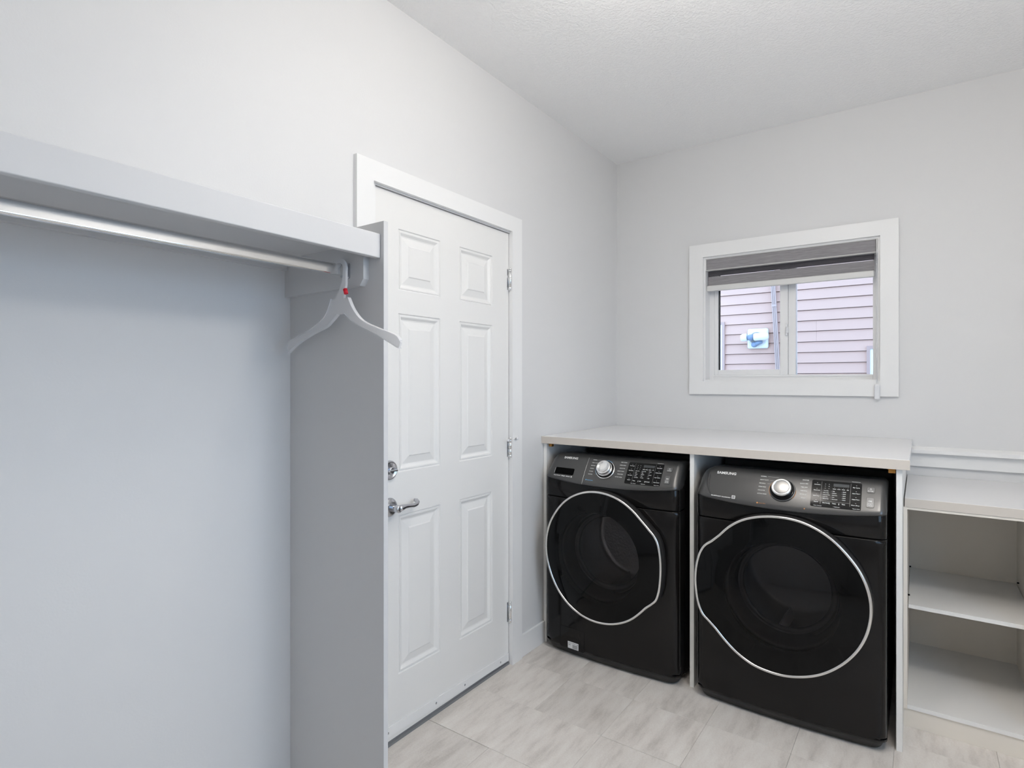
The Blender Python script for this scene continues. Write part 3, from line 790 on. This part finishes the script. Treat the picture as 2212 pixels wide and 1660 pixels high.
    g = MB(); g.lathe([(0.0385, 0.008), (0.0385, 0.013), (0.0375, 0.0145), (0.0360, 0.015)], p0, n, 56, cap0=False); g.build('knob_collar', M['chrome' if wash else 'display'], kn)
    g = MB()
    if wash:
        g.lathe([(0.0355, 0.012), (0.0352, 0.029), (0.0335, 0.0315), (0.028, 0.0320), (0.0275, 0.0312), (0.010, 0.0312)], p0, n, 56)
    else:
        g.lathe([(0.0370, 0.012), (0.0366, 0.028), (0.0345, 0.0315), (0.0295, 0.0320), (0.0268, 0.0302)], p0, n, 56, cap1=False)
    g.build('knob_grip', M['knobrim'], kn)
    if not wash:
        g = MB(); g.lathe([(0.0272, 0.0300), (0.022, 0.0312), (0.014, 0.0322), (0.006, 0.0327)], p0, n, 56, cap0=False); g.build('knob_face', M['knob'], kn)
    # coloured arc round the knob base
    g = MB(); R0, R1 = 0.0478, 0.0488
    u = Vector((1, 0, 0)); v = n.cross(u) * -1
    def arc(a0, a1):
        K = 24
        L0 = [p0 + n * 0.0010 + (u * math.cos(math.radians(a0 + (a1 - a0) * i / K)) + v * math.sin(math.radians(a0 + (a1 - a0) * i / K))) * R0 for i in range(K + 1)]
        L1 = [p0 + n * 0.0010 + (u * math.cos(math.radians(a0 + (a1 - a0) * i / K)) + v * math.sin(math.radians(a0 + (a1 - a0) * i / K))) * R1 for i in range(K + 1)]
        g.loft([L0, L1], False, smooth=False)
    if v.z < 0: v = -v
    if wash: arc(55, 115); arc(165, 215)
    else: arc(100, 215); arc(-40, 5)
    # lettering
    wt, ct = MB(), g
    T_ = lambda s, x, z, cap, al='L', width=None, bold=0.0, sh=0.0, off=0.0007: put_text(wt, s, x, Z(z), cap, al, width, bold, surf, off, sh)
    T_('SAMSUNG', -0.2645 if not wash else -0.2535, 0.9545, 0.0108, 'L', 0.079, 0.00055, 0.0)
    left = ['NORMAL', 'HEAVY DUTY', 'BEDDING', 'PERM PRESS', 'DELICATES', 'ACTIVE WEAR']
    right = ['SANITIZE', 'QUICK DRY', 'TIME DRY', 'WRINKLE', 'AIR FLUFF', 'WOOL']
    if wash:
        left = ['NORMAL', 'HEAVY DUTY', 'BEDDING', 'WHITES', 'TOWELS', 'SANITIZE']
        right = ['DEEP STEAM', 'SUPER SPEED', 'DELICATES', 'HAND WASH', 'PERM PRESS', 'ACTIVE WEAR']
    for i, s in enumerate(left):
        z = 0.9585 - 0.0125 * i
        T_(s, -0.088 - 0.0010 * i, z, 0.0038, 'L', None, 0.00012)
        ex = kx - math.sqrt(max(0, 0.0505 ** 2 - ((z + 0.0018 - (kz - zoff)) * SL) ** 2)) if abs((z - kz + zoff) * SL) < 0.05 else kx - 0.018
        wd = {6: 0.024, 7: 0.026, 9: 0.032, 10: 0.034, 11: 0.037, 8: 0.030}.get(len(s), 0.03)
        if ex - 0.003 > -0.086 + wd:
            patch(wt, -0.086 + wd, ex - 0.0012, Z(z + 0.0016), Z(z + 0.0020), surf, 0.0007, 0.0001)
    for i, s in enumerate(right):
        z = 0.9585 - 0.0125 * i
        T_(s, 0.0875 - 0.0010 * i, z, 0.0038, 'R', None, 0.00012)
    # words on the display
    O = 0.0019
    lw_ = ['Anti Static', 'Mixed Load', 'Rack Dry', 'Signal'] if not wash else ['Pre Wash', 'Extra Rinse', 'Extra Spin', 'Signal']
    rw_ = ['My Cycle', 'Adjust Time +', 'Adjust Time -', 'Eco Dry'] if not wash else ['My Cycle', 'Delay End', 'Self Clean', 'Super Speed']
    for i in range(4):
        z = 0.9505 - 0.0195 * i
        T_(lw_[i], 0.1175, z - 0.003, 0.0030, 'C', 0.021 if i < 3 else 0.014, 0.00012, 0, O); T_('-', 0.1175, z + 0.003, 0.004, 'C', 0.003, 0.0002, 0, O)
        T_(rw_[i], 0.2465, z - 0.004, 0.0033, 'C', 0.026 if i else 0.022, 0.00012, 0, O); T_('-', 0.2465, z + 0.003, 0.004, 'C', 0.003, 0.0002, 0, O)
    cols = [['Very Dry', 'More Dry', 'Normal Dry', 'Less Dry', 'Damp Dry'], ['High', 'Medium', 'Med Low', 'Low', 'Extra Low'], ['60min', '50min', '40min', '30min', '20min']]
    if wash: cols = [['Extra Hot', 'Hot', 'Warm', 'Cool', 'Tap Cold'], ['Extra High', 'High', 'Medium', 'Low', 'No Spin'], ['Heavy', '++', 'Normal', '+', 'Light']]
    for c, xc in enumerate((0.1405, 0.170, 0.2035)):
        for i in range(5):
            T_(cols[c][i], xc, 0.9285 - 0.0067 * i, 0.0030, 'L', None, 0.00012, 0, O)
            T_('.', xc - 0.0035, 0.9288 - 0.0067 * i, 0.005, 'L', 0.0009, 0.0002, 0, O)
    for i in range(4):
        T_(('Drying', 'Cooling', 'Wrinkle', 'End')[i] if not wash else ('Wash', 'Rinse', 'Spin', 'End')[i], 0.176 + 0.0145 * i, 0.9365, 0.0027, 'C', 0.011 if i < 3 else 0.006, 0.00015, 0, O)
        T_('.', 0.176 + 0.0145 * i, 0.9415, 0.005, 'C', 0.0012, 0.0002, 0, O)
    for i in range(3):
        for k in range(2):
            T_('o', 0.145 + 0.0125 * k, 0.951 - 0.0070 * i, 0.0036, 'C', None, 0.0, 0, O)
    for s, xc in ((('Dry Level', 0.150), ('Temp.', 0.178), ('Time', 0.208)) if not wash else (('Temp.', 0.1425), ('Spin', 0.172), ('Soil Level', 0.2055))):
        T_(s, xc, 0.8872, 0.0036, 'C', None, 0.0002, 0, O)
    for xc in (0.1625, 0.1935): T_('|', xc, 0.8865, 0.0050, 'C', 0.0016, 0.0002, 0, O)
    for s, xc, z in (('*3sec Sound', 0.123 if not wash else 0.141, 0.8763), ('- *Child Lock -', 0.1865, 0.8768), ('*Smart Care', 0.2485, 0.8768)):
        T_(s, xc, z, 0.0026, 'C', 0.024 if wash or xc > 0.13 else 0.028, 0.0001, 0, O)
    T_('*Press & Hold 3 sec', 0.2440, 0.9665, 0.0022, 'C', 0.028, 0.0001)
    T_('POWER', 0.2920, 0.9395, 0.0030, 'C', 0.017, 0.0001, 0, 0.0021); T_('START', 0.2915, 0.8975, 0.0034, 'C', 0.015, 0.0001, 0, 0.0021); T_('PAUSE', 0.2915, 0.8925, 0.0034, 'C', 0.015, 0.0001, 0, 0.0021)
    T_('DII', 0.2915, 0.9055, 0.0058, 'C', 0.010, 0.0002, 0, 0.0021); T_('O', 0.2922, 0.9445, 0.0056, 'C', 0.0058, 0.0, 0, 0.0021); T_('I', 0.2922, 0.9475, 0.0040, 'C', 0.0008, 0.0, 0, 0.0022)
    if wash:
        T_('SuperSpeed', -0.282, 0.8750, 0.0044, 'L', 0.040, 0.0002); T_('Wash', -0.2385, 0.8745, 0.0048, 'L', 0.022, 0.0005); T_('VRTplus', -0.213, 0.8740, 0.0046, 'L', 0.026, 0.0003); T_('O', -0.1835, 0.8732, 0.0066, 'L', 0.008, 0.0010)
        put_text(ct, 'SteamCycles', -0.090, Z(0.8700), 0.0040, 'L', 0.030, 0.0001, surf, 0.0007); patch(ct, -0.0985, -0.0935, Z(0.8695), Z(0.8742), surf, 0.0007, 0.0022)
        # dispenser drawer: seam and finger pull
        g2 = MB(); patch(g2, -0.1140, -0.1128, Z(0.850), Z(0.967), surf, 0.0008, 0.0005); g2.build('drawer_seam', M['ringmetal'], cp)
        g2 = MB(); patch(g2, -0.281, -0.172, Z(0.883), Z(0.9125), surf, 0.0006, 0.006); hp = g2.build('drawer_pull', M['black'], cp)
        g2 = MB(); patch(g2, -0.2835, -0.2818, Z(0.888), Z(0.909), surf, 0.0012, 0.0006); g2.build('pull_edge', M['ringmetal'], hp)
    else:
        T_('MultiSteam', -0.2725, 0.8690, 0.0050, 'L', 0.040, 0.0002); T_('VentSensor', -0.2300, 0.8680, 0.0050, 'L', 0.038, 0.0002)
        patch(wt, -0.1885, -0.1750, Z(0.8670), Z(0.8790), surf, 0.0007, 0.0008)
        put_text(ct, 'Sensor Dry', -0.0835, Z(0.8620), 0.0036, 'L', 0.026, 0.0, surf, 0.0007); patch(ct, -0.0910, -0.0860, Z(0.8610), Z(0.8660), surf, 0.0007, 0.0023)
        patch(ct, 0.0790, 0.0825, Z(0.8595), Z(0.8630), surf, 0.0007, 0.0005)
        # moulded chevron grooves at the panel's end
        g2 = MB()
        for q, w_ in ((0, 0.0011), (1, 0.0008)):
            P = [(-0.306 + 0.013 * q + 0.030 * t * t * (1 - 0.3 * q), Z(0.953 - 0.078 * t - 0.006 * q)) for t in [i / 10 for i in range(11)]]
            g2.tube([(x, surf(x, z) - 0.0001, z) for x, z in P], w_, 8)
        g2.build('panel_groove', M['gasket'], cp)
        g2 = MB(); patch(g2, -0.1865, -0.1770, Z(0.8685), Z(0.8772), surf, 0.0010, 0.0005); g2.build('certification_mark', M['greyprint'], cp)
    wt.build('panel_lettering', M['print'], cp, fix=False)['kind'] = 'stuff'
    ct.build('coloured_marking', M['blueprint' if wash else 'orangeprint'], cp, fix=False)['kind'] = 'stuff'
    # ---- door
    if wash:
        ctrl = [(98, .296), (114, .297), (126, .296), (143, .292), (155, .291), (170, .290), (180, .289), (-163, .289), (-148, .293), (-129, .302), (-112, .308), (-98, .309), (-85, .307), (-73, .304), (-60, .300), (-50, .295), (-40, .2935), (-33, .302), (-28, .308), (-22, .305), (-11, .297), (0, .294), (12, .296), (21, .299), (27, .296), (33, .288), (43, .282), (54, .284), (68, .289), (82, .293)]
    else:
        ctrl = [(175, .328), (167, .328), (160, .327), (154, .322), (148, .308), (140, .300), (130, .301), (118, .301), (106, .298), (95, .296), (85, .296), (75, .296), (58, .294), (41, .291), (27, .293), (8, .294), (-13, .292), (-38, .292), (-52, .295), (-65, .300), (-77, .304), (-86, .308), (-98, .312), (-109, .315), (-120, .313), (-131, .310), (-142, .311), (-149, .320), (-154, .331), (-162, .332), (-172, .329)]
    N = 180
    R = interp_periodic(ctrl, N)
    A = [math.radians(-180 + 360 * i / N) for i in range(N)]
    RY_ = -0.016
    def loop(s, yf, dr=0.0):
        L = []
        for r, t in zip(R, A):
            x = DCX + (r * s + dr) * math.cos(t); z = DCZ + (r * s + dr) * math.sin(t)
            L.append((x, yf(x) if callable(yf) else yf, z))
        return L
    def circ(rad, y): return [(DCX + rad * math.cos(t), y, DCZ + rad * math.sin(t)) for t in A]
    dr = MB()
    dr.loft([circ(0.226, 0.020), loop(0.99, lambda x: body_y(x) - 0.004, 0.004), loop(1.0, lambda x: body_y(x) - 0.008, 0.007), loop(1.0, 0.004, 0.0068), loop(1.0, -0.008, 0.003), loop(1.0, RY_, 0.0)], True, smooth=True)
    door = dr.build('door', M['skirt'], e)
    rg = MB()
    rg.tube([(x, y - 0.0005, z) for x, y, z in loop(1.0, RY_)], 0.0058, 10, closed=True)
    rg.build('door_ring', M['ringmetal'], door)
    # bowed glass front: opaque black border and smoked centre
    BU = 0.050
    def dome(k): return RY_ - 0.001 - BU * (1 - k * k)
    GR = 0.205
    ks = [0.985, 0.95, 0.90, 0.85, 0.80, 0.75, 0.72]
    L = []
    for k in ks[:-1]: L.append(loop(k, dome(k)))
    kin = GR / 0.296
    blend = loop(0.72, dome(0.72)); L.append([(b[0] * 0.5 + c[0] * 0.5, dome(0.715), b[2] * 0.5 + c[2] * 0.5) for b, c in zip(blend, circ(0.72 * 0.296, 0))])
    L.append(circ(GR, dome(kin)))
    MB().loft(L, True, smooth=True).build('door_border', M['rim'], door)
    L = [circ(GR * q, dome(kin * q)) for q in (1.0, 0.9, 0.8, 0.7, 0.6, 0.5, 0.4, 0.3, 0.2, 0.1, 0.004)]
    MB().loft(L, True, False, True, smooth=True).build('door_glass', M['darkglass'], door)
    # inner bowl
    g = MB(); g.loft([circ(0.214, 0.000), circ(0.206, -0.004), circ(0.198, 0.000), circ(0.186, 0.040), circ(0.180, 0.075)], True, smooth=True)
    g.build('door_bowl', M['gasket'], door)
    g = MB(); g.loft([circ(0.180, 0.075), circ(0.172, 0.080), circ(0.168, 0.075), circ(0.160, 0.090)], True, smooth=True); g.build('bowl_rim', M['gasket'], door)
    # drum
    g = MB(); g.loft([circ(0.221, 0.098), circ(0.216, 0.11), circ(0.235, 0.13), circ(0.235, 0.42), circ(0.20, 0.44), circ(0.01, 0.445)], True, False, True, smooth=True)
    dm = g.build('drum', M['drum' if wash else 'drumgrey'], e)
    for q in range(3):
        g = MB(); a = math.radians(20 + 120 * q)
        c, s = math.cos(a), math.sin(a)
        pts = [(DCX + 0.234 * c - 0.02 * s, 0.14, DCZ + 0.234 * s + 0.02 * c), (DCX + 0.19 * c, 0.14, DCZ + 0.19 * s), (DCX + 0.234 * c + 0.02 * s, 0.14, DCZ + 0.234 * s - 0.02 * c)]
        g.prism(pts, (0, 0.26, 0))
        g.build('drum_paddle', M['plastic' if not wash else 'drum'], dm)
    if wash:
        bs = lambda x, z: body_y(x)
        g = MB(); patch(g, -0.2495, -0.1095, 0.0385, 0.1415, bs, 0.0004, 0.010, thick=0.001); fg = g.build('filter_cover', M['black'], e)
        g = MB(); patch(g, -0.2480, -0.1110, 0.0385, 0.1400, bs, 0.0014, 0.009, thick=0.001); g.build('filter_flap', M['body'], fg)
        g = MB(); patch(g, -0.203, -0.142, 0.0405, 0.0735, bs, 0.0022, 0.0015); lb = g.build('rating_label', M['label'], fg)
        g = MB()
        for q, (x0, x1, z) in enumerate([(-0.199, -0.182, 0.067), (-0.176, -0.158, 0.0675), (-0.151, -0.146, 0.0655), (-0.199, -0.188, 0.060), (-0.199, -0.186, 0.057)] + [(-0.176, -0.147, 0.0605 - 0.0031 * i) for i in range(6)]):
            patch(g, x0, x1, z - (0.0016 if q != 2 else 0.002), z + (0.0006 if q != 2 else 0.003), bs, 0.0026, 0.0004)
        g.build('label_print', M['greyprint'], lb)
    return e

wm = make_machine('washing_machine', 0.388, -0.985, 0.005)
tag(wm, 'black front loading washing machine beside the white door', 'washer')
dm = make_machine('tumble_dryer', 1.151, -0.990, 0.0)
tag(dm, 'black front loading dryer next to the open cabinet', 'dryer')

# ------------------------------------------------------------------ double roller blind in the window
rb = empty('roller_blind', (0.99, 0.02, 1.87))
tag(rb, 'partly lowered grey zebra roller blind inside the window', 'blind')
local(MB().box(0.569, 1.412, 0.006, 0.072, 1.9985, 2.0600, 0.002), rb).build('valance', M['fabric'], rb)
v = MB(); v.box(0.566, 1.415, 0.004, 0.075, 2.0600, 2.0625, 0.0005); v.box(0.566, 1.415, 0.002, 0.070, 1.9945, 1.9985, 0.001); v.box(0.566, 0.569, 0.004, 0.074, 1.996, 2.061)
local(v, rb).build('valance_rail', M['blindrail'], rb)
local(MB().box(1.4125, 1.4190, 0.000, 0.076, 1.992, 2.0620, 0.002), rb).build('end_bracket', M['blindrail'], rb)
for xc in (0.60, 1.36): local(MB().box(xc - 0.014, xc + 0.014, 0.010, 0.04, 2.0625, 2.0627), rb).build('mounting_clip', M['chrome'], rb)
local(MB().box(0.572, 1.4030, 0.0345, 0.0355, 1.9640, 2.0), rb).build('dark_fabric_band', M['fabricdark'], rb)
local(MB().box(0.572, 1.4030, 0.0300, 0.0310, 1.9060, 1.9610), rb).build('grey_fabric_band', M['fabric'], rb)
local(MB().box(0.566, 1.4045, 0.018, 0.040, 1.8755, 1.9085, 0.006, 4), rb).build('bottom_rail', M['blindrail'], rb)
ch = MB(); rnd = 0
for sgn, xx in ((0, 1.4155), (1, 1.4205)):
    z = 1.998
    while z > 1.335:
        ch.lathe([(0.0003, -0.0019), (0.0016, -0.001), (0.0019, 0), (0.0016, 0.001), (0.0003, 0.0019)], (xx, -0.0275, z), (0, 0, 1), 6)
        z -= 0.0062
    ch.tube([(xx, -0.0275, 2.0), (xx, -0.0275, 1.335)], 0.0006, 5)
ch.tube([(1.4155, -0.0275, 1.998), (1.416, 0.02, 2.012)], 0.0010, 5); ch.tube([(1.4205, -0.0275, 1.998), (1.417, 0.03, 2.012)], 0.0010, 5)
cho = local(ch, rb).build('bead_chain', M['plastic'], rb)
local(MB().box(1.4060, 1.4300, -0.0355, -0.0195, 1.2555, 1.3320, 0.0065, 4), rb).build('chain_tensioner', M['plastic'], cho)

# ------------------------------------------------------------------ ceiling light (above the frame) and an added fill lamp
def ceiling_lamp(x, y, drop, label, mat):
    """semi-flush fitting: rose, stem and a wide flattened opal glass shade"""
    cg = empty('ceiling_light', (x, y, RZ))
    tag(cg, label, 'light')
    MB().lathe([(0.070, 0), (0.070, 0.012), (0.055, 0.020), (0.014, 0.024), (0.014, drop - 0.012), (0.036, drop - 0.008), (0.036, drop)], (0, 0, 0), (0, 0, -1), 36).build('light_base', M['steel'], cg)
    pr = [(0.165 * math.cos(a) ** 0.9 if a < PI / 2 - 0.01 else 0.003, drop + 0.078 + 0.078 * math.sin(a)) for a in [-1.345 + (PI / 2 + 1.345) * i / 12 for i in range(13)]]
    MB().lathe(pr, (0, 0, 0), (0, 0, -1), 44, cap0=False).build('opal_shade', M[mat], cg)
ceiling_lamp(1.03, -2.0, 0.095, 'flat opal glass ceiling light above the room centre', 'lamp')
ceiling_lamp(1.85, -2.05, 0.42, 'added fill light in flat opal glass on a long stem, out of view', 'fill_lamp')  # lamp added out of view to even out the room's light

# ------------------------------------------------------------------ neighbour's wall and what hangs on it
NY = 2.67
gd = MB().box(-9, 12, 0.17, 9, -0.30, -0.25).build('ground', M['ground']); struct(gd, 'gravel strip between the houses')
gd2 = MB().box(RX + T + 0.01, 14, -12, 0.169, -0.30, -0.25).build('ground', M['ground']); struct(gd2, 'gravel beside the house')
nh = empty('neighbour_house', (0.8, NY, -0.25))
tag(nh, 'neighbouring house clad in mauve lap siding seen through the window', 'house')
local(MB().box(-5.0, 7.0, NY + 0.012, NY + 0.2, -0.25, 3.6), nh).build('sheathing', M['lap_shade'], nh)  # shows dark through the board gaps, deepening the shadow line under each lap
EXP = 0.1003
def board(z, x0, x1):
    pr = [(NY + 0.0118, z + 0.0015), (NY - 0.0150, z), (NY - 0.0155, z + 0.003), (NY - 0.002, z + EXP - 0.004), (NY + 0.0118, z + EXP - 0.004)]
    return local(MB().prism([(x0, yy, zz) for yy, zz in pr], (x1 - x0, 0, 0)), nh).build('siding_board', M['siding'], nh)
WLX, WLZ, WRX, WRZ = -0.035, 1.951, 1.205, 1.662     # inner edges of the two neighbour windows' trim
k = -16
while 1.4196 + EXP * k < 3.5:
    z = 1.4196 + EXP * k
    x0 = WLX + 0.0 if z + EXP < WLZ and z > 0.4 else -5.0
    x1 = WRX if z + EXP < WRZ and z > 0.4 else 7.0
    sp = 0.800 if k in (3, 4) else None
    if sp:
        board(z, x0, sp - 0.0005); board(z, sp + 0.0005, x1)
    else: board(z, x0, x1)
    k += 1
def nwin(x0, x1, z0, z1, tag_edge):
    w = MB(); t = 0.026
    w.box(x0, x1, NY - 0.03, NY + 0.011, z1 - t, z1); w.box(x0, x1, NY - 0.03, NY + 0.011, z0, z0 + t)
    w.box(x0, x0 + t, NY - 0.03, NY + 0.011, z0 + t, z1 - t); w.box(x1 - t, x1, NY - 0.03, NY + 0.011, z0 + t, z1 - t)
    o = local(w, nh).build('window_trim', M['sidingtrim'], nh)
    w = MB(); a0, a1, b0, b1 = x0 + t, x1 - t, z0 + t, z1 - t; q = 0.06
    w.box(a0, a0 + q, NY - 0.022, NY + 0.011, b0, b1); w.box(a1 - q, a1, NY - 0.022, NY + 0.011, b0, b1)
    w.box(a0 + q, a1 - q, NY - 0.022, NY + 0.011, b1 - q, b1); w.box(a0 + q, a1 - q, NY - 0.022, NY + 0.011, b0, b0 + q)
    local(w, nh).build('window_frame', M['outwhite'], o)
    local(MB().box(a0 + q, a1 - q, NY - 0.006, NY - 0.002, b0 + q, b1 - q), nh).build('window_pane', M['display'], o)
nwin(-1.15, WLX, 0.75, WLZ, 0); nwin(WRX, 2.35, 0.40, WRZ, 1)

sc = empty('security_camera', (0.287, NY - 0.0165, 1.768))
tag(sc, 'white security camera on a square plate outside the window', 'camera')
pl = MB().box(-0.098, 0.098, -0.030, 0.0, -0.099, 0.099, 0.020, 4).build('mounting_plate', M['outwhite'], sc)
MB().lathe([(0.062, 0), (0.062, 0.018), (0.050, 0.030)], (-0.008, -0.030, 0.0), (0, -1, 0), 32).build('base_ring', M['greyprint'], sc)
MB().tube([(-0.025, -0.055, -0.065), (0.02, -0.070, -0.045), (0.05, -0.062, -0.035)], [0.026, 0.020, 0.016], 14).build('pivot_arm', M['camgrey'], sc)
MB().lathe([(0.012, 0), (0.024, 0.006), (0.028, 0.020), (0.024, 0.034), (0.012, 0.040)], (-0.025, -0.045, -0.062), (0, -1, 0), 20).build('pivot_ball', M['camgrey'], sc)
MB().lathe([(0.010, -0.004), (0.030, 0.0), (0.037, 0.012), (0.037, 0.10), (0.033, 0.125), (0.020, 0.135)], (-0.022, -0.095, 0.010), (1, 0.05, 0.02), 28).build('camera_body', M['outwhite'], sc)
MB().lathe([(0.024, 0), (0.030, 0.02), (0.030, 0.045), (0.024, 0.05)], (-0.078, -0.09, 0.006), (1, 0, 0), 20).build('camera_neck', M['camgrey'], sc)
MB().lathe([(0.034, 0), (0.039, 0.006), (0.037, 0.045), (0.030, 0.056), (0.012, 0.060)], (-0.085, -0.092, 0.010), (-1, 0, -0.06), 24).build('lens_head', M['outwhite'], sc)
ds = empty('downspout', (0.4740, NY - 0.052, 1.45)); ds.rotation_euler = (0, -math.radians(3.0), 0)
tag(ds, 'slim ribbed downspout leaning beside the camera outside the window', 'pipe')
for q in range(3): MB().box(-0.0195 + 0.0140 * q, -0.0195 + 0.0140 * q + 0.0110, -0.016, 0.024, -1.7, 2.0, 0.003).build('pipe_rib', M['pipe'], ds)
MB().box(-0.0180, 0.0180, -0.008, 0.024, -1.7, 2.0).build('pipe_core', M['pipe'], ds)
for q in (-0.6, 0.62): MB().box(-0.022, 0.022, -0.019, 0.028, q, q + 0.02, 0.002).build('pipe_strap', M['pipe'], ds)
